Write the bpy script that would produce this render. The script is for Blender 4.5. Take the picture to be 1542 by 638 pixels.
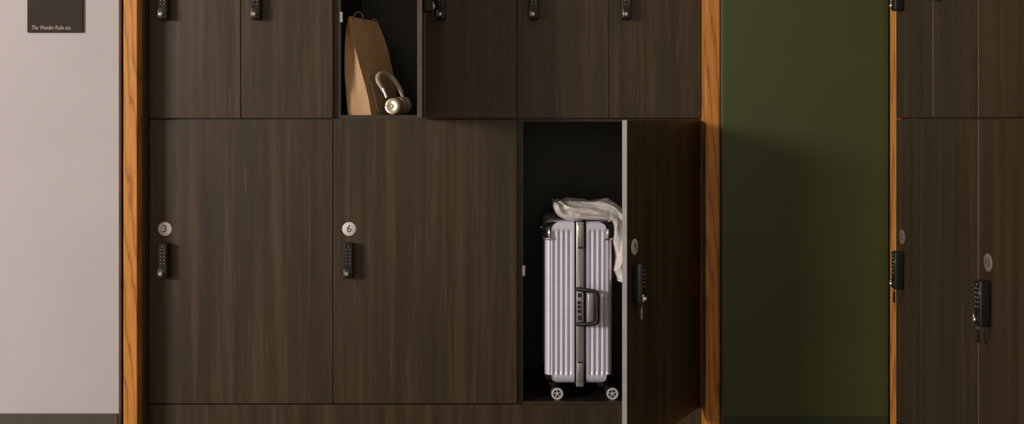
import bpy, bmesh, math, random
from mathutils import Vector, Matrix, noise
random.seed(7)
for o in list(bpy.data.objects): bpy.data.objects.remove(o)
SC = bpy.context.scene
COL = SC.collection
U = 0.0025            # one measuring unit = 2.5 mm; x right, y into the wall, z up from eye height
EYE = 1.2
D = 1543.0            # camera distance to the locker fronts, in units

# ------------------------------------------------------------ camera, light, exposure
cam = bpy.data.cameras.new('camera'); camo = bpy.data.objects.new('camera', cam); COL.objects.link(camo)
camo.location = (0, -D*U, EYE); camo.rotation_euler = (math.pi/2, 0, 0)
cam.sensor_width = 36; cam.lens = 36*D/1542; cam.shift_y = -(319-181)/1542
cam.clip_start = 0.05
SC.camera = camo
vs = SC.view_settings
vs.view_transform = 'Standard'; vs.look = 'None'; vs.gamma = 1; vs.use_curve_mapping = False; vs.exposure = 0.0
w = bpy.data.worlds.new('world'); SC.world = w; w.use_nodes = True
bg = w.node_tree.nodes['Background']; bg.inputs[0].default_value = (1.0, 0.86, 0.70, 1); bg.inputs[1].default_value = 0.36
la = bpy.data.lights.new('window_light', 'AREA'); la.shape = 'RECTANGLE'; la.size = 1.7; la.size_y = 1.2
la.energy = 335; la.color = (1.0, 0.93, 0.90)
lo = bpy.data.objects.new('window_light', la); COL.objects.link(lo)
lo.location = (-6.2, -4.3, 2.15)
lo.rotation_euler = (Vector((0.2, 0, 1.1)) - Vector(lo.location)).to_track_quat('-Z', 'Y').to_euler()

# ------------------------------------------------------------ materials
def srgb(r, g, b):
    f = lambda c: (c/255/12.92) if c/255 <= .04045 else ((c/255+.055)/1.055)**2.4
    return (f(r), f(g), f(b), 1)
def base(name, rough=.5, metal=0, spec=.5):
    m = bpy.data.materials.new(name); m.use_nodes = True
    nt = m.node_tree; b = nt.nodes['Principled BSDF']
    b.inputs['Roughness'].default_value = rough; b.inputs['Metallic'].default_value = metal
    b.inputs['Specular IOR Level'].default_value = spec
    return m, nt, b
def ramp(nt, stops):
    r = nt.nodes.new('ShaderNodeValToRGB'); e = r.color_ramp.elements
    while len(e) < len(stops): e.new(.5)
    for k, (p, c) in enumerate(stops): e[k].position = p; e[k].color = c
    return r
def coords(nt, scale, rnd=False):
    tc = nt.nodes.new('ShaderNodeTexCoord'); mp = nt.nodes.new('ShaderNodeMapping')
    mp.inputs['Scale'].default_value = scale
    nt.links.new(tc.outputs['Object'], mp.inputs['Vector'])
    if rnd:
        oi = nt.nodes.new('ShaderNodeObjectInfo'); mu = nt.nodes.new('ShaderNodeMath'); mu.operation = 'MULTIPLY'
        mu.inputs[1].default_value = 37.0
        nt.links.new(oi.outputs['Random'], mu.inputs[0])
        cx = nt.nodes.new('ShaderNodeCombineXYZ')
        for k in range(3): nt.links.new(mu.outputs[0], cx.inputs[k])
        nt.links.new(cx.outputs[0], mp.inputs['Location'])
    return mp
def noisy(name, c1, c2, scale=20, rough=.5, metal=0, spec=.5, bump=0, stretch=(1,1,1), rnd=False, detail=3):
    m, nt, b = base(name, rough, metal, spec)
    mp = coords(nt, stretch, rnd)
    n = nt.nodes.new('ShaderNodeTexNoise'); n.inputs['Scale'].default_value = scale; n.inputs['Detail'].default_value = detail
    nt.links.new(mp.outputs[0], n.inputs['Vector'])
    r = ramp(nt, [(.3, c1), (.7, c2)])
    nt.links.new(n.outputs['Fac'], r.inputs[0]); nt.links.new(r.outputs[0], b.inputs['Base Color'])
    if bump:
        bp = nt.nodes.new('ShaderNodeBump'); bp.inputs['Strength'].default_value = bump; bp.inputs['Distance'].default_value = .002
        nt.links.new(n.outputs['Fac'], bp.inputs['Height']); nt.links.new(bp.outputs[0], b.inputs['Normal'])
    return m
def laminate(name, dark, mid, light, rough=.42):
    m, nt, b = base(name, rough, 0, .45)
    mp = coords(nt, (1, 1, .035), True)
    a = nt.nodes.new('ShaderNodeTexNoise'); a.inputs['Scale'].default_value = 26; a.inputs['Detail'].default_value = 6; a.inputs['Roughness'].default_value = .6
    s = nt.nodes.new('ShaderNodeTexNoise'); s.inputs['Scale'].default_value = 95; s.inputs['Detail'].default_value = 2
    nt.links.new(mp.outputs[0], a.inputs['Vector']); nt.links.new(mp.outputs[0], s.inputs['Vector'])
    r = ramp(nt, [(.30, dark), (.5, mid), (.72, light)])
    nt.links.new(a.outputs['Fac'], r.inputs[0])
    r2 = ramp(nt, [(.62, (0,0,0,1)), (.78, (1,1,1,1))])
    nt.links.new(s.outputs['Fac'], r2.inputs[0])
    mx = nt.nodes.new('ShaderNodeMix'); mx.data_type = 'RGBA'
    nt.links.new(r2.outputs[0], mx.inputs['Factor']); nt.links.new(r.outputs[0], mx.inputs['A'])
    mx.inputs['B'].default_value = light
    nt.links.new(mx.outputs['Result'], b.inputs['Base Color'])
    return m
def oak(name):
    m, nt, b = base(name, .38, 0, .5)
    mp = coords(nt, (1, 1, .09), True)
    wv = nt.nodes.new('ShaderNodeTexWave'); wv.wave_type = 'RINGS'; wv.rings_direction = 'Y'
    wv.inputs['Scale'].default_value = 14; wv.inputs['Distortion'].default_value = 9; wv.inputs['Detail'].default_value = 3
    wv.inputs['Detail Scale'].default_value = 1.6
    n = nt.nodes.new('ShaderNodeTexNoise'); n.inputs['Scale'].default_value = 160; n.inputs['Detail'].default_value = 4
    nt.links.new(mp.outputs[0], wv.inputs['Vector']); nt.links.new(mp.outputs[0], n.inputs['Vector'])
    r = ramp(nt, [(.0, srgb(178, 108, 44)), (.14, srgb(212, 138, 58)), (1, srgb(222, 150, 70))])
    nt.links.new(wv.outputs['Fac'], r.inputs[0])
    r2 = ramp(nt, [(.35, (.82, .78, .74, 1)), (.6, (1, 1, 1, 1))]); nt.links.new(n.outputs['Fac'], r2.inputs[0])
    mx = nt.nodes.new('ShaderNodeMix'); mx.data_type = 'RGBA'; mx.blend_type = 'MULTIPLY'; mx.inputs['Factor'].default_value = .7
    nt.links.new(r.outputs[0], mx.inputs['A']); nt.links.new(r2.outputs[0], mx.inputs['B'])
    nt.links.new(mx.outputs['Result'], b.inputs['Base Color'])
    return m
LAM = laminate('brown_laminate', srgb(54, 42, 26), srgb(66, 52, 35), srgb(86, 70, 50))
LAM_DIM = laminate('brown_laminate_side_bank_dimmed', srgb(54, 42, 29), srgb(62, 49, 34), srgb(76, 62, 46))  # same laminate, the side bank's weaker light and sheen darkened into its colour
EDGE = noisy('door_edge_band', srgb(150, 142, 140), srgb(160, 152, 150), 30, .5)
EDGEB = noisy('brown_edge_band', srgb(92, 78, 64), srgb(104, 88, 72), 30, .5)
INNER = noisy('dark_carcass', srgb(38, 34, 28), srgb(44, 39, 32), 8, .4)
FRONTB = noisy('carcass_edge', srgb(62, 52, 41), srgb(72, 60, 48), 30, .5)
OAK = oak('orange_oak')
WHITE = noisy('white_paint', srgb(194, 186, 185), srgb(198, 190, 189), 3, .75, bump=.05)
GREEN = noisy('green_paint', srgb(76, 82, 46), srgb(80, 86, 49), 2.5, .5)
SKIRT = noisy('dark_skirting', srgb(76, 68, 54), srgb(82, 74, 60), 12, .5)
SKIRT2 = noisy('green_skirting', srgb(58, 62, 38), srgb(62, 66, 41), 12, .5)
GAP = noisy('shadow_gap_lining', srgb(18, 13, 10), srgb(24, 17, 12), 20, .8, 0, .2)
BLACK = noisy('black_plastic', srgb(26, 23, 20), srgb(34, 30, 26), 60, .45)
GLOSS = noisy('glossy_black_plastic', srgb(34, 31, 27), srgb(40, 36, 31), 60, .22)
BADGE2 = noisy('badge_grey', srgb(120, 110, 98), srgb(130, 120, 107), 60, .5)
BUTTON = noisy('button_grey', srgb(120, 112, 100), srgb(150, 140, 128), 200, .5)
CHROME = noisy('satin_nickel', srgb(205, 200, 192), srgb(225, 220, 212), 80, .28, .85)
DISC = noisy('badge_white', srgb(226, 218, 206), srgb(232, 225, 214), 60, .5)
INK = noisy('dark_ink', srgb(60, 52, 46), srgb(70, 62, 55), 60, .6)
LETTER = noisy('sign_lettering', srgb(156, 145, 132), srgb(172, 160, 146), 60, .6)
SIGN = noisy('sign_face', srgb(46, 35, 24), srgb(52, 41, 29), 10, .65, 0, .25)
FLOOR = noisy('floor_concrete', srgb(105, 95, 84), srgb(125, 114, 102), 4, .5)
SHELL = noisy('silver_shell', srgb(240, 236, 250), srgb(246, 243, 254), 40, .27, .3)
FRAME = noisy('aluminium_frame', srgb(188, 184, 182), srgb(200, 196, 194), 60, .35, .7)
TYRE = noisy('wheel_grey', srgb(40, 37, 34), srgb(50, 46, 42), 60, .6)
HUB = noisy('wheel_hub_white', srgb(205, 200, 194), srgb(220, 215, 208), 60, .5)
CLOTH = noisy('satin_cloth', srgb(228, 221, 213), srgb(240, 234, 227), 14, .36, 0, .6)
KRAFT = noisy('kraft_paper', srgb(196, 156, 112), srgb(208, 168, 124), 25, .7, bump=.2)
STRING = noisy('paper_cord', srgb(150, 122, 88), srgb(170, 140, 102), 90, .8)
BEIGE = noisy('headphone_beige', srgb(176, 160, 134), srgb(190, 174, 148), 40, .45)
LEATHER = noisy('ear_pad_leather', srgb(146, 128, 104), srgb(160, 142, 116), 60, .6)
def brushed_disc():
    m, nt, b = base('spun_metal', .3, .75)
    b.inputs['Anisotropic'].default_value = .8
    b.inputs['Base Color'].default_value = srgb(206, 192, 166)
    tg = nt.nodes.new('ShaderNodeTangent'); tg.direction_type = 'RADIAL'; tg.axis = 'Y'
    nt.links.new(tg.outputs[0], b.inputs['Tangent'])
    n = nt.nodes.new('ShaderNodeTexNoise'); n.inputs['Scale'].default_value = 90
    r = ramp(nt, [(.3, (.36,.36,.36,1)), (.7, (.46,.46,.46,1))])
    nt.links.new(n.outputs['Fac'], r.inputs[0]); nt.links.new(r.outputs[0], b.inputs['Roughness'])
    return m
SPUN = brushed_disc()

# ------------------------------------------------------------ helpers
def build(name, bm, mats, parent=None, smooth=False, loc=None, rotz=0):
    bmesh.ops.recalc_face_normals(bm, faces=bm.faces)
    me = bpy.data.meshes.new(name)
    for v in bm.verts: v.co *= U
    bm.to_mesh(me); bm.free()
    if not isinstance(mats, (list, tuple)): mats = [mats]
    for m in mats: me.materials.append(m)
    if smooth:
        me.polygons.foreach_set('use_smooth', [True]*len(me.polygons))
        if smooth != 'all': me.set_sharp_from_angle(angle=math.radians(38))
    o = bpy.data.objects.new(name, me); COL.objects.link(o)
    if parent is not None: o.parent = parent
    if loc is not None: o.location = Vector(loc)*U + (Vector((0, 0, EYE)) if parent is None else Vector())
    elif parent is None: o.location = (0, 0, EYE)
    o.rotation_euler.z = rotz
    return o
def empty(name, loc, rotz=0, label=None, cat=None, group=None):
    o = bpy.data.objects.new(name, None); COL.objects.link(o); o.empty_display_size = .05
    o.location = Vector(loc)*U + Vector((0, 0, EYE)); o.rotation_euler.z = rotz
    tag(o, label, cat, group); return o
def tag(o, label=None, cat=None, group=None, kind=None):
    if label: o['label'] = label
    if cat: o['category'] = cat
    if group: o['group'] = group
    if kind: o['kind'] = kind
    return o
def box(bm, x0, x1, y0, y1, z0, z1, bev=0, mi=0, seg=1):
    vs = [bm.verts.new((x, y, z)) for x in (x0, x1) for y in (y0, y1) for z in (z0, z1)]
    q = [(0,1,3,2),(4,6,7,5),(0,4,5,1),(2,3,7,6),(0,2,6,4),(1,5,7,3)]
    fs = [bm.faces.new([vs[i] for i in f]) for f in q]
    for f in fs: f.material_index = mi
    if bev:
        es = list({e for f in fs for e in f.edges})
        r = bmesh.ops.bevel(bm, geom=es, offset=bev, segments=seg, profile=.5, affect='EDGES')
        for f in r['faces']: f.material_index = mi
    return fs
def cyl(bm, c, axis, r0, r1, h, n=28, mi=0):
    """frustum from centre c along axis"""
    a = Vector(axis).normalized(); q = Vector((0,0,1)).rotation_difference(a).to_matrix()
    rings = []
    for r, t in ((r0, 0), (r1, h)):
        rings.append([bm.verts.new(Vector(c) + q @ Vector((r*math.cos(2*math.pi*k/n), r*math.sin(2*math.pi*k/n), t))) for k in range(n)])
    fs = [bm.faces.new((rings[0][k], rings[0][(k+1)%n], rings[1][(k+1)%n], rings[1][k])) for k in range(n)]
    fs += [bm.faces.new(rings[0][::-1]), bm.faces.new(rings[1])]
    for f in fs: f.material_index = mi
def lathe(bm, c, axis, prof, n=32, mi=0):
    a = Vector(axis).normalized(); q = Vector((0,0,1)).rotation_difference(a).to_matrix()
    rings = []
    for r, t in prof:
        if r < 1e-5: rings.append([bm.verts.new(Vector(c) + q @ Vector((0, 0, t)))])
        else: rings.append([bm.verts.new(Vector(c) + q @ Vector((r*math.cos(2*math.pi*k/n), r*math.sin(2*math.pi*k/n), t))) for k in range(n)])
    for a_, b_ in zip(rings, rings[1:]):
        for k in range(n):
            l = [a_[k % len(a_)], a_[(k+1) % len(a_)], b_[(k+1) % len(b_)], b_[k % len(b_)]]
            u_ = []
            for v in l:
                if v not in u_: u_.append(v)
            if len(u_) > 2: bm.faces.new(u_).material_index = mi
def catmull(pts, n):
    P = [Vector(p) for p in pts]; P = [P[0]*2-P[1]] + P + [P[-1]*2-P[-2]]
    out = []
    for i in range(1, len(P)-2):
        for k in range(n):
            t = k/n; a, b, c, d = P[i-1], P[i], P[i+1], P[i+2]
            out.append(.5*((2*b)+(c-a)*t+(2*a-5*b+4*c-d)*t*t+(3*b-a-3*c+d)*t**3))
    out.append(P[-2]); return out
def tube(bm, pts, rad, n=10, sub=6, flat=None, mi=0):
    """rad: number or list per control point; flat=(direction, factor) squashes the section"""
    path = catmull(pts, sub)
    rs = [rad]*len(path) if not isinstance(rad, (list, tuple)) else [v[0] for v in catmull([(r, 0, 0) for r in rad], sub)]
    rings = []; up = None
    for i, p in enumerate(path):
        t = (path[min(i+1, len(path)-1)] - path[max(i-1, 0)]).normalized()
        if up is None: up = t.orthogonal().normalized()
        if flat: up = Vector(flat[0])
        up = (up - t*up.dot(t)).normalized(); sd = t.cross(up)
        fu = flat[1] if flat else 1
        rings.append([bm.verts.new(p + rs[i]*(fu*up*math.cos(2*math.pi*k/n) + sd*math.sin(2*math.pi*k/n))) for k in range(n)])
    for a, b in zip(rings, rings[1:]):
        for k in range(n): bm.faces.new((a[k], a[(k+1)%n], b[(k+1)%n], b[k])).material_index = mi
    bm.faces.new(rings[0][::-1]).material_index = mi; bm.faces.new(rings[-1]).material_index = mi
def text_bm(s, size, loc, depth=.3, shear=0, rot=None, width=None):
    cu = bpy.data.curves.new('t', 'FONT'); cu.body = s; cu.size = size; cu.align_x = 'CENTER' if width is None else 'LEFT'
    cu.align_y = 'CENTER' if width is None else 'BOTTOM_BASELINE'; cu.extrude = depth; cu.shear = shear; cu.offset = .12 if width is not None else .1
    to = bpy.data.objects.new('t', cu); COL.objects.link(to)
    me = bpy.data.meshes.new_from_object(to.evaluated_get(bpy.context.evaluated_depsgraph_get()))
    bpy.data.objects.remove(to); bpy.data.curves.remove(cu)
    bm = bmesh.new(); bm.from_mesh(me); bpy.data.meshes.remove(me)
    if width is not None:
        xs = [v.co.x for v in bm.verts]; a, b = min(xs), max(xs)
        for v in bm.verts: v.co.x = (v.co.x-a)*width/(b-a)
    bm.transform(Matrix.Translation(loc) @ Matrix.Rotation(math.pi/2, 4, 'X'))
    return bm
def struct(name, bm, m): return tag(build(name, bm, m), kind='structure')
def S(d): return D/(D-d)

FL = -EYE/U          # floor, -480
# ------------------------------------------------------------ the setting
def sbox(name, m, *a, bev=0):
    bm = bmesh.new(); box(bm, *a, bev=bev); return struct(name, bm, m)
sbox('floor', FLOOR, -2100, 900, -1900, 260, FL-20, FL)
sbox('wall_left', WHITE, -1500, -579.5, -33, 100, FL, 640)
sbox('wall_back', GREEN, 307.2, 550, -46, 100, FL, 640, bev=.6)
sbox('wall_behind', GAP, -579, 306.8, 232, 250, FL, 640)
sbox('wall_right', WHITE, 790, 815, -1000, 250, FL, 640)
sbox('baseboard_left', SKIRT, -1500, -579.5, -37, -33.2, FL, -431.5, bev=.5)
sbox('baseboard_back', SKIRT2, 308, 549, -49.5, -46.2, FL, -432, bev=.5)
sbox('trim_1', GAP, -579.3, -573, -22, 100, FL, 640)                      # dark shadow-gap lining by the left post
sbox('trim_2', OAK, -572.8, -552.5, -33, 100, FL, 640, bev=.7)            # left oak post
sbox('trim_3', FRONTB, -552.3, -548.2, -14, 90, FL, 640)                   # dark filler between post and lockers
sbox('trim_4', OAK, 285.6, 306.4, -33, 100, FL, 640, bev=.7)              # middle oak post
sbox('trim_5', GAP, 550.2, 562, -57, 60, FL, 640)
sbox('trim_6', OAK, 548, 566, -80, -57.3, FL, 640, bev=.7)                # right oak post
sbox('trim_7', FRONTB, -548, -547.2, -4, 90, FL, 640)

# ------------------------------------------------------------ lockers
LOCK_D = 13
def lock_parts(door, x, z, tagged=False):
    bm = bmesh.new()
    box(bm, x-7.2, x+7.2, -LOCK_D, -.1, z-26.5, z+26.5, bev=2.2, seg=3)
    box(bm, x-6.2, x+6.2, -LOCK_D-1.2, -LOCK_D+1, z-25, z-12, bev=1.2, seg=2)      # raised lower housing round the knob
    build('keypad_lock', bm, BLACK, door, True)
    bm = bmesh.new(); box(bm, x-5.8, x+5.8, -LOCK_D-.5, -LOCK_D+1, z-10.5, z+24.8, bev=.4)
    build('lock_face', bm, GLOSS, door, True)
    bm = bmesh.new()
    for r in range(5):
        for c in (-2.6, 2.6):
            cyl(bm, (x+c, -LOCK_D-.3, z+17-5.2*r), (0, -1, 0), 1.05, .8, .9, 10)
    tube(bm, [(x-1.5, -LOCK_D-.5, z+22.5), (x, -LOCK_D-.3, z+20.6), (x+1.5, -LOCK_D-.1, z+22.5)], .5, 6, 3)
    build('keypad', bm, BUTTON, door, True)
    bm = bmesh.new()
    lathe(bm, (x-1.6, -LOCK_D-1.1, z-19), (0, -1, 0), [(0,0),(2.2,0),(2.2,1.2),(3.2,1.4),(3.2,2.4),(2.4,3.3),(0,3.6)], 20)
    box(bm, x-6.2, x-4.7, -LOCK_D-2.4, -LOCK_D-1, z-23, z-13, bev=.5)  # edge highlight left of the knob, modelled as a bright bar
    build('lock_knob_and_highlight', bm, CHROME, door, True)
    if tagged:
        bm = bmesh.new()
        tube(bm, [(x-2, -LOCK_D+3, z-26.3), (x-2.4, -LOCK_D+1, z-29), (x-2, -LOCK_D+2, z-32)], .6, 6, 3)
        box(bm, x-4.2, x+.2, -LOCK_D+.5, -LOCK_D+3, z-46, z-31, bev=1, seg=2)
        tube(bm, [(x+3, -4, z-26.3), (x+3.2, -4, z-34), (x+3, -4, z-42)], .45, 6, 3)
        build('key_tag', bm, BLACK if tagged == 1 else BADGE2, door, True)
def make_locker(name, bank, xl, w, z0, z1, depth, label, number=None, lock_top=184, lock=True, lock_z=None, angle=0,
                ct=8, cb=5, ctop=4, strike_z=None, edge=None, tagged=False, mat=LAM, off=25):
    """bank: (origin x, origin y, rotation); xl: left edge along the bank; locker > carcass, strike plate, door > lock, badge"""
    ox, oy, rz = bank
    c, s = math.cos(rz), math.sin(rz)
    root = empty(name, (ox + xl*c, oy + xl*s, z0), rz, label, 'locker', 'lockers')
    H = z1 - z0; T = 7
    bm = bmesh.new()
    y0, y1 = T+.3, depth
    box(bm, .05, ct, y0, y1, 0, H, mi=0)
    box(bm, w-ct, w-.05, y0, y1, 0, H)
    box(bm, ct, w-ct, y0, y1, 0, cb); box(bm, ct, w-ct, y0, y1, H-ctop, H)
    box(bm, ct, w-ct, y1-4, y1, cb, H-ctop)
    for f in bm.faces:
        if abs(f.calc_center_median().y - y0) < .01: f.material_index = 1
    build('carcass', bm, [INNER, FRONTB], root)
    if strike_z is not None:
        bm = bmesh.new(); box(bm, ct-1.5, ct+3.2, y0-.9, y0+3, strike_z-8, strike_z+8, bev=.4)
        build('strike_plate', bm, CHROME, root)
    g = .7; gb = g + (1.6 if z0 > 0 else 0)
    bm = bmesh.new()
    W = w - 2*g
    fs = box(bm, -W, 0, 0, T-.2, gb, H-g, bev=.35)
    for f in bm.faces:
        ce = f.calc_center_median()
        if ce.x < -W+.2 or ce.x > -.2: f.material_index = 1
    door = build('door', bm, [mat, edge or EDGEB], root, loc=(w-g, 0, 0), rotz=angle)
    lx = -W - g + off
    if lock:
        lz = lock_z - z0 if lock_z is not None else H - lock_top - 26.5
        lock_parts(door, lx, lz, tagged)
    if number:
        bz = -163.5 - z0
        bm = bmesh.new(); lathe(bm, (lx-.5, -.05, bz), (0,-1,0), [(0,0),(10.4,0),(10.4,.6),(10,.9),(0,.9)], 40)
        build('number_disc', bm, DISC if mat is LAM else BADGE2, door, True)  # side-bank discs greyed, their dimmer light put into the colour
        bm = text_bm(number, 15 if len(number) == 1 else 12, (lx-.5, -.95, bz), .1)
        build('numeral', bm, INK, door)
    return root, door
BK = (0, 0, 0)
X0, LW = -547.0, 138.67
up_lbl = ['closed upper locker beside the left oak post, its lock at the frame top',
 'closed upper locker directly left of the locker with the paper bag',
 'open upper locker with its door swung out, holding a paper bag and headphones',
 'closed upper locker in the dark shade right of the swung-out upper door',
 'closed upper locker above the left part of the suitcase locker',
 'closed upper locker beside the middle oak post, above the open suitcase door']
for k in range(6):
    make_locker('locker', BK, X0+k*LW, LW, 1.05, 345, 225, up_lbl[k], lock_z=177.2,
                angle=math.radians(93.6) if k == 2 else 0, ct=10.5, cb=6.9, strike_z=156-1 if k == 2 else None, edge=EDGEB)
lo_lbl = ['closed wide lower locker numbered 3 beside the left oak post',
          'closed wide lower locker numbered 6 between locker 3 and the suitcase locker',
          'open wide lower locker with its door ajar, holding a silver suitcase']
for k, n in enumerate('369'):
    make_locker('locker', BK, X0+k*2*LW, 2*LW, -431 if k == 2 else -427, 1.0, 225, lo_lbl[k], number=n, lock_z=-210,
                angle=math.radians(60) if k == 2 else 0, ct=9, cb=6, ctop=3, strike_z=(431-227.5) if k == 2 else None,
                edge=EDGE if k == 2 else EDGEB, tagged=2 if k == 2 else 0)
bm = bmesh.new(); box(bm, -547, 285, 0, 6.9, FL, -428.0, bev=.3)
struct('trim_8', bm, LAM)
# right-hand bank, on the wall that comes towards the camera
RB = (548, -80, -math.pi/2)
ru = ['upper locker of the right bank next to the thin oak post', 'second upper locker of the right bank from the thin oak post',
      'upper locker of the right bank cut off by the right edge of the photo']
for k in range(3):
    make_locker('locker', RB, k*130, 130, 1.05, 345, 225, ru[k], lock_z=180, mat=LAM_DIM, tagged=False)
rl = ['wide lower locker of the right bank beside the thin oak post', 'nearest wide lower locker of the right bank, at the right edge']
for k, n in enumerate(('12', '15')):
    make_locker('locker', RB, k*260, 260, -427, 1.0, 225, rl[k], number=n, lock_z=-210, mat=LAM_DIM, tagged=True)
bm = bmesh.new(); box(bm, 548, 554.9, -600, -80, FL, -428.0, bev=.3); struct('trim_9', bm, LAM_DIM)

# ------------------------------------------------------------ wall sign
sg = empty('wall_sign', (-672, -33.2, 129), 0, 'small dark brown square sign with pale lettering on the white wall', 'sign')
bm = bmesh.new(); box(bm, -41, 41, -3, 0, 0, 84, bev=.5); build('panel', bm, SIGN, sg)
bm = bmesh.new()
for s_, x0, x1 in (('The', -34, -25), ('Wooden', -22.3, -2), ('Rule', 0, 12.8), ('co.', 15, 23.5)):
    b2 = text_bm(s_, 8.6, (x0, -3.05, 4.4), .08, .2, width=x1-x0)
    me = bpy.data.meshes.new('t'); b2.to_mesh(me); b2.free(); bm.from_mesh(me); bpy.data.meshes.remove(me)
build('lettering', bm, LETTER, sg)

# ------------------------------------------------------------ suitcase
SHELF = -425.0
case = empty('suitcase', (101.3, 13, SHELF), 0, 'silver ribbed hard-shell suitcase on wheels standing in the open lower locker', 'suitcase')
ZB, ZT, DEP = 25.0, 270.4, 172.0      # shell bottom, top and depth; front face at y=0
def half_shell(xin, xout):
    sgn = 1 if xout > xin else -1
    bm = bmesh.new()
    R = 11.0
    zs = [(ZB+R-R*math.cos(a*math.pi/16), R-R*math.sin(a*math.pi/16)) for a in range(0, 9)]
    lo_ = [(ZB + R*(1-math.cos(t)), R*(1-math.sin(t))) for t in [math.pi/2*k/7 for k in range(8)]]
    hi_ = [(ZT-(z-ZB), a) for z, a in reversed(lo_)]
    mid = [ZB+R+3, ZB+R+6, ZB+R+9, ZB+R+60, ZT-R-60, ZT-R-9, ZT-R-6, ZT-R-3]
    lev = lo_ + [(z, 0) for z in mid] + hi_
    Wd = abs(xout-xin); rc = 9.0
    def outline(a, rib):
        """front seam -> corner -> side -> corner -> back seam"""
        pts = []; hw = Wd - a; y0 = a*.8; y1 = DEP - a*.8
        def off(t, pitch, ph): 
            c_ = math.cos(2*math.pi*(t-ph)/pitch)
            return rib*2.5*(abs(c_)**.6*(1 if c_ > 0 else -1) - 1)*.5
        n = 44
        for k in range(n+1):
            t = (hw-rc)*k/n
            e = min(1, t/4.0, (hw-rc-t)/2.0+.0)
            pts.append((t, y0 - off(t, 7.6, 3.2)*max(0, min(1, (t-1)/2))))
        for k in range(1, 8):
            th = math.pi/2*k/8
            pts.append((hw-rc+rc*math.sin(th), y0+rc-rc*math.cos(th)))
        ns = 150
        for k in range(ns+1):
            t = (y1-y0-2*rc)*k/ns
            pts.append((hw + off(t, 9.2, 0), y0+rc+t))
        for k in range(1, 8):
            th = math.pi/2*k/8
            pts.append((hw-rc+rc*math.cos(th), y1-rc+rc*math.sin(th)))
        for k in range(5): pts.append(((hw-rc)*(1-k/4), y1))
        return pts
    rings = []
    for z, a in lev:
        rib = max(0, min(1, (min(z-ZB, ZT-z)-R)/8))
        rings.append([bm.verts.new((xin+sgn*x, y, z)) for x, y in outline(a, rib)])
    m = len(rings[0])
    for a, b in zip(rings, rings[1:]):
        for k in range(m-1): bm.faces.new((a[k], a[k+1], b[k+1], b[k]))
        bm.faces.new((a[m-1], a[0], b[0], b[m-1]))
    bm.faces.new(rings[0]); bm.faces.new(rings[-1])
    return bm
build('shell', half_shell(-6.5, -51), SHELL, case, True)
build('shell', half_shell(11.5, 51), SHELL, case, True)
bm = bmesh.new(); box(bm, -6.6, 11.6, 4, DEP-1.6, ZB-2, ZT-1.2, bev=2, seg=2); build('gasket', bm, BLACK, case, True)
bm = bmesh.new(); box(bm, -3.9, 8.1, -.6, DEP+.6, ZB-5, ZT+.4, bev=2, seg=3)
box(bm, .2, 1.6, -1.1, 1, ZB+20, ZT-40, bev=.3); build('aluminium_frame', bm, FRAME, case, True)
for z0, z1 in ((ZT-38, ZT-4), (ZB+4, ZB+32)):
    bm = bmesh.new(); box(bm, -2.4, 7.2, -3.2, 0, z0, z1, bev=1.3, seg=3)
    up = z0 > 100
    zz = z0-1.6 if up else z1+.2
    box(bm, -1, 6, -2.6, 0, zz, zz+1.6, bev=.2, mi=1)
    build('latch', bm, [CHROME, BLACK], case, True)
bm = bmesh.new(); box(bm, -3.8, 7, -4, 0, 119, 168, bev=1, seg=2)
for k in range(3): cyl(bm, (-2.2, -3.4, 136+k*6.5), (1, 0, 0), 2.6, 2.6, 5, 14, mi=1)
box(bm, -1.5, 4, -5, -3, 157, 163, bev=.6, mi=1); box(bm, -1.5, 4, -5, -3, 123, 129, bev=.6, mi=1)
build('combination_lock', bm, [FRAME, TYRE], case, True)
bm = bmesh.new()
tube(bm, [(-3, -4, 169.5), (10, -9, 168.8), (24, -13, 166.5), (27.5, -14, 160), (27.5, -14, 143), (27.5, -14, 126), (24, -13, 119.5), (10, -9, 117.2), (-3, -4, 116.5)], 3.2, 10, 8)
box(bm, 22, 30.4, -16, -12, 120, 166, bev=1.5, seg=2)
build('carry_handle', bm, BLACK, case, True)
bm = bmesh.new(); box(bm, 12.3, 22.4, -15.5, -11, 121.5, 164, bev=2, seg=3); build('handle_grip', bm, FRAME, case, True)
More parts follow.
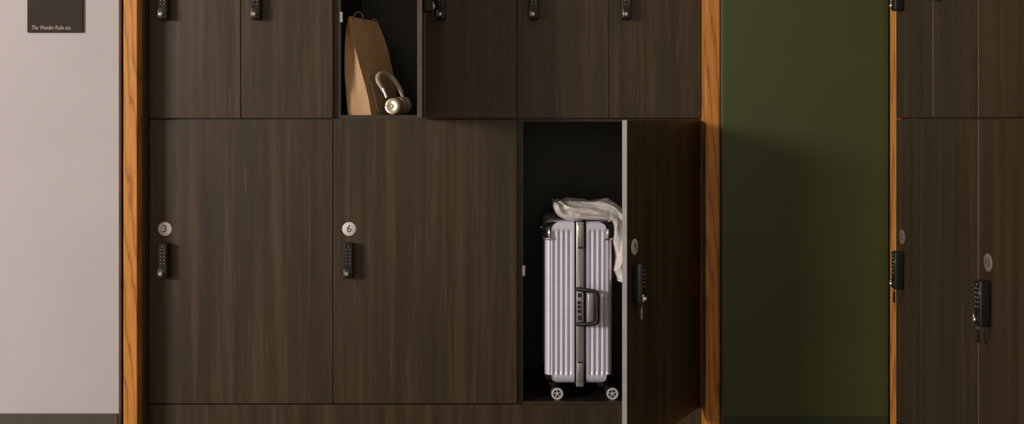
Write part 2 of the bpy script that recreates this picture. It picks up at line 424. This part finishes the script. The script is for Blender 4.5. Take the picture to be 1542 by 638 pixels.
for sx, xe in ((-1, -51), (1, 51)):
    for yb in (0, 1):
        for top in (0, 1):
            bm = bmesh.new()
            prof = []
            ys = 1 if yb == 0 else -1; y0 = 0 if yb == 0 else DEP
            L = 24 if top else 14
            # quarter-round guard hugging the corner
            n, mz = 8, 8
            rows = []
            for j in range(mz+1):
                t = j/mz; z = (ZT-L*(1-t)) if top else (ZB+L*(1-t))
                near = max(0, (abs((ZT if top else ZB)-z)))
                a = 11-math.sqrt(max(0, 121-(11-near)**2)) if near < 11 else 0
                row = []
                for k in range(n+1):
                    th = math.pi/2*k/n; r = 10.6
                    row.append(bm.verts.new((xe - sx*(a*.92) - sx*9 + sx*r*math.sin(th) , y0 + ys*(a*.72+9) - ys*r*math.cos(th), z)))
                rows.append(row)
            for a, b in zip(rows, rows[1:]):
                for k in range(n): bm.faces.new((a[k], a[k+1], b[k+1], b[k]))
            bmesh.ops.solidify(bm, geom=bm.faces[:], thickness=1.0)
            cg = build('corner_guard', bm, BLACK, case, True)
            if top:
                bm = bmesh.new(); zc = ZT-L-1.5
                pts = [(xe-sx*9+sx*9.9*math.sin(t), y0+ys*9-ys*9.9*math.cos(t), zc) for t in [math.pi/2*k/5 for k in range(6)]]
                pts = [(xe-sx*12, y0-ys*.9, zc+1)] + pts + [(xe+sx*.9, y0+ys*12, zc+1)]
                tube(bm, pts, 2.0, 8, 3)
                tube(bm, [(xe-sx*7.5, y0-ys*.6, zc+1), (xe-sx*6.6, y0-ys*1.2, zc+9), (xe-sx*6.6, y0-ys*.6, zc+15)], [2.2, 2.6, 1.4], 8, 4)
                build('corner_bracket', bm, CHROME, case, True)
def caster(x, y, px):
    r = 9.3
    bm = bmesh.new()
    lathe(bm, (px, y, ZB-2.4), (0, 0, 1), [(0, -3), (7, -3), (9, -1), (9.5, 3), (0, 3)], 20)
    # fork from swivel to axle
    for sy in (-1, 1):
        tube(bm, [(px, y+sy*1.5, ZB-3), (px*.5+x*.5, y+sy*1.5, 17), (x, y+sy*1.2, r)], [5, 4.4, 3], 8, 5)
    cyl(bm, (x, y-5.5, r), (0, 1, 0), 1.6, 1.6, 11, 10)
    f = build('caster', bm, BLACK, case, True)
    for sy in (-1, 1):
        yy = y + sy*3
        bm = bmesh.new()
        lathe(bm, (x, yy, r), (0, sy, 0), [(0, 0), (8.4, 0), (9.3, .8), (9.3, 4), (8.6, 4.9), (7.6, 5)], 32)
        lathe(bm, (x, yy+sy*.1, r), (0, sy, 0), [(8.9, 4.3), (9.0, 5.2), (6.0, 5.3), (5.8, 4.3)], 32, mi=1)
        lathe(bm, (x, yy+sy*.1, r), (0, sy, 0), [(5.9, 4.25), (0, 4.25)], 32)
        lathe(bm, (x, yy, r), (0, sy, 0), [(2.3, 4.0), (2.2, 5.4), (0, 5.6)], 20, mi=1)
        for k in range(5):
            a = 2*math.pi*k/5+.4
            c_, s_ = math.cos(a), math.sin(a)
            b3 = bmesh.new(); box(b3, 1.8, 6.3, -.6, .6, 4.3, 5.2)
            q = Matrix.Translation((x, yy, r)) @ Vector((0,0,1)).rotation_difference(Vector((0, sy, 0))).to_matrix().to_4x4() @ Matrix.Rotation(a, 4, 'Z')
            b3.transform(q); me = bpy.data.meshes.new('t'); 
            for f_ in b3.faces: f_.material_index = 1
            b3.to_mesh(me); b3.free(); bm.from_mesh(me); bpy.data.meshes.remove(me)
        build('wheel', bm, [TYRE, HUB], f, True)
caster(-32.5, 11, -36); caster(51.5, 11, 37)
caster(-33, DEP-14, -37); caster(44, DEP-14, 37)

# ------------------------------------------------------------ satin garment over the case
def garment():
    # screen-measured centre line of the folded bundle (x, z relative to the case base), with half thickness
    ctl = [(-36, 297, 2), (-32, 293, 7), (-23, 287.5, 12), (-8, 285.8, 14.8), (8, 285.6, 14.8), (24, 285.3, 14.5), (40, 284.5, 14.5), (53, 281, 14.8),
           (63, 271, 15.5), (68, 254, 16), (70, 232, 16), (71, 208, 15.5), (71, 188, 14.5), (71, 179.5, 13.5)]
    path = catmull([(x, h, z) for x, z, h in ctl], 12)
    n = 96; bm = bmesh.new(); rings = []
    for i, p in enumerate(path):
        x, h, z = p; a = path[max(i-1, 0)]; b = path[min(i+1, len(path)-1)]
        tx, tz = b.x-a.x, b.z-a.z; l = math.hypot(tx, tz); tx /= l; tz /= l
        nx, nz = -tz, tx
        ring = []
        u_ = i/len(path)
        y0, y1 = -4 - 5*math.sin(min(1, u_*2)*math.pi)*.6, 118
        yc, yh = (y0+y1)/2, (y1-y0)/2
        for k in range(n):
            th = 2*math.pi*k/n
            c_, s_ = math.cos(th), math.sin(th)
            # superellipse section: along depth (y) and thickness
            ey = math.copysign(abs(c_)**.45, c_)*yh; et = math.copysign(abs(s_)**.8, s_)*h
            yy = yc + ey
            q = Vector((u_*3.4 + yy*.004, yy*.03, et*.05))
            nn = noise.noise
            w1 = u_*2.6 + yy*.012 + et*.055
            ridge = lambda v: 1 - abs(2*((v) % 1.0) - 1)
            f1 = ridge(w1*1.5 + .9*nn(Vector((u_*2.2, yy*.02, et*.03)))) ** 1.6
            f2 = ridge(et*.045 + u_*1.3 + .8*nn(Vector((u_*5, yy*.03, 3.1)))) ** 1.4
            wr = 6.5*(f1-.5) + 5.0*(f2-.5) + 2.2*nn(q*2.6) + .7*nn(q*8)
            wr *= min(1, h/7)
            front = max(0, -c_)
            if s_ < -.5 and u_ < .55: wr = max(wr, -1) * .3
            et2 = et + wr*(s_ if abs(s_) > .25 else .3*s_)*.8
            yy2 = yy + (-wr*1.0)*front
            ring.append(bm.verts.new((x+nx*et2, yy2, z+nz*et2)))
        rings.append(ring)
    for a, b in zip(rings, rings[1:]):
        for k in range(n): bm.faces.new((a[k], a[(k+1)%n], b[(k+1)%n], b[k]))
    bm.faces.new(rings[0][::-1]); bm.faces.new(rings[-1])
    return bm
g = build('folded_garment', garment(), CLOTH, None, 'all', loc=(101.3, 13, SHELF))
tag(g, 'crumpled cream satin garment draped over the top of the silver suitcase', 'clothing')

# ------------------------------------------------------------ paper bag
def W3(X, row, d):            # measured point -> local units
    return Vector(((X-771)/S(d), -d, (181-row)/S(d)))
def kraft_bag():
    base_ = W3(560, 174, -50)
    SH = 7.98
    root = empty('paper_bag', (base_.x, base_.y, SH), 0, 'tall brown kraft paper bag with pinched top leaning in the open upper locker', 'bag')
    O = Vector((base_.x, base_.y, SH))
    # rings: left corner, gusset fold, front corner, right corner, back corner  (X, row, d)
    lev = [
      [(524,173,-19),(541,173,-17),(559,173,-13),(601,173,-88),(572,173,-100)],
      [(522,150,-19),(539,150,-18),(555,150,-14),(598,150,-88),(570,150,-100)],
      [(520,125,-20),(535,125,-22),(549,125,-16),(595,125,-87),(566,125,-98)],
      [(519,100,-21),(531,100,-25),(542,100,-19),(590,100,-85),(562,100,-96)],
      [(519,78,-22),(528,78,-28),(536,78,-22),(585,78,-83),(556,78,-94)],
      [(520,58,-25),(525,58,-31),(530,58,-25),(579,58,-80),(550,58,-90)],
      [(521,44,-28),(524,44,-38),(526,44,-28),(574,46,-78),(548,46,-84)],
      [(523,34,-31),(524,34,-33),(525,30,-30),(571,38,-76),(549,37,-79)],
      [(524,27,-32),(524.6,27,-33),(525.4,24,-31),(569,33,-75),(550,31,-77)]]
    bm = bmesh.new(); rings = []
    cols = [catmull([W3(*lev[j][c]) - O for j in range(len(lev))], 4) for c in range(5)]
    for j in range(len(cols[0])):
        ring = []
        cs = [cols[c][j] for c in range(5)]
        if j == 0:
            for c in cs: c.z = 0
        for c in range(5):
            a, b = cs[c], cs[(c+1) % 5]
            nn = 10 if c == 2 else 5
            for k in range(nn):
                p = a.lerp(b, k/nn)
                p = p + Vector((noise.noise(p*.06), noise.noise(p*.06+Vector((9,0,0))), 0))*(1.6 if j else 0)*(1 if 0 < k else .3)
                ring.append(bm.verts.new(p))
        rings.append(ring)
    m = len(rings[0])
    for a, b in zip(rings, rings[1:]):
        for k in range(m): bm.faces.new((a[k], a[(k+1)%m], b[(k+1)%m], b[k]))
    bm.faces.new(rings[0][::-1])
    build('bag_body', bm, KRAFT, root, True)
    for pts in ([(531,30,-37),(534,22,-38),(540,18,-42),(545,22,-47),(548,32,-51)],
                [(558,36,-63),(561,29,-66),(566,30,-70),(569,37,-73)]):
        bm = bmesh.new(); tube(bm, [W3(*p)-O for p in pts], 1.1, 7, 5); build('handle', bm, STRING, root, True)
    return root
kraft_bag()

# ------------------------------------------------------------ headphones
O = W3(590, 173, -16); O.z = 7.96+.03
hp = empty('headphones', O, 0, 'beige and silver over-ear headphones leaning against the paper bag', 'headphones')
ax1 = Vector((-.28, -1, .1)).normalized()
c1 = W3(591, 159.5, -14) - O; c1.z = 13.3
def cup(c, ax, r, disc=True):
    bm = bmesh.new()
    lathe(bm, c, ax, [(0, -9), (r*.8, -9), (r, -6), (r, -1), (r*.97, 1), (r*.9, 1.6)], 36)
    lathe(bm, c, ax, [(r*.9, 1.5), (0, 1.2)], 36)
    k = build('ear_cup', bm, BEIGE, hp, True)
    bm = bmesh.new()
    lathe(bm, (0,0,0), (0,-1,0), [(r*.9, 1.3), (r*.88, 2.2), (r*.7, 2.6), (r*.66, 2.1), (r*.25, 1.5), (r*.18, 2.1), (0, 2.3)], 40)
    o_ = build('cup_plate', bm, SPUN, k, True)
    o_.matrix_local = Matrix.Translation(Vector(c)*U) @ Vector((0,-1,0)).rotation_difference(ax).to_matrix().to_4x4()
    bm = bmesh.new()
    lathe(bm, c, -ax, [(r*.55, 7), (r*.8, 8), (r*1.02, 9.5), (r*1.06, 12.5), (r*.95, 15.5), (r*.7, 16.5), (r*.5, 14), (r*.5, 9)], 36)
    build('ear_pad', bm, LEATHER, k, True)
cup(c1, ax1, 12.6)
c2 = W3(608.5, 156, -46) - O; c2.z = 15.2
ax2 = Vector((.5, .9, .12)).normalized()
cup(c2, ax2, 14)
bm = bmesh.new()
band = [W3(583,146,-20), W3(575,132,-22), W3(569.5,121,-26), W3(571,113.5,-32), W3(578,111,-40), W3(587,114,-47), W3(597,125,-47), W3(606,140,-46)]
tube(bm, [p-O for p in band], [2.6, 3.0, 4.2, 4.4, 4.4, 4.4, 3.8, 2.8], 14, 8, flat=((.3, .9, .2), 1.2))
build('headband', bm, BEIGE, hp, True)
for a, b in (((583,147,-19), (577.5,133,-21)), ((607,146,-46), (600,131,-48))):
    bm = bmesh.new(); pa, pb = W3(*a)-O, W3(*b)-O
    tube(bm, [pa, (pa+pb)/2, pb], 3.5, 12, 4, flat=((.3, .9, .2), 1.1)); build('slider', bm, CHROME, hp, True)
bm = bmesh.new()
tube(bm, [p-O for p in (W3(577,171,-13), W3(570,166,-12), W3(566,150,-17), W3(560,128,-22), W3(557.5,117,-25), W3(562,114,-25), W3(567,128,-22), W3(572,146,-17), W3(578,160,-12))], .8, 7, 6)
build('cable', bm, BLACK, hp, True)
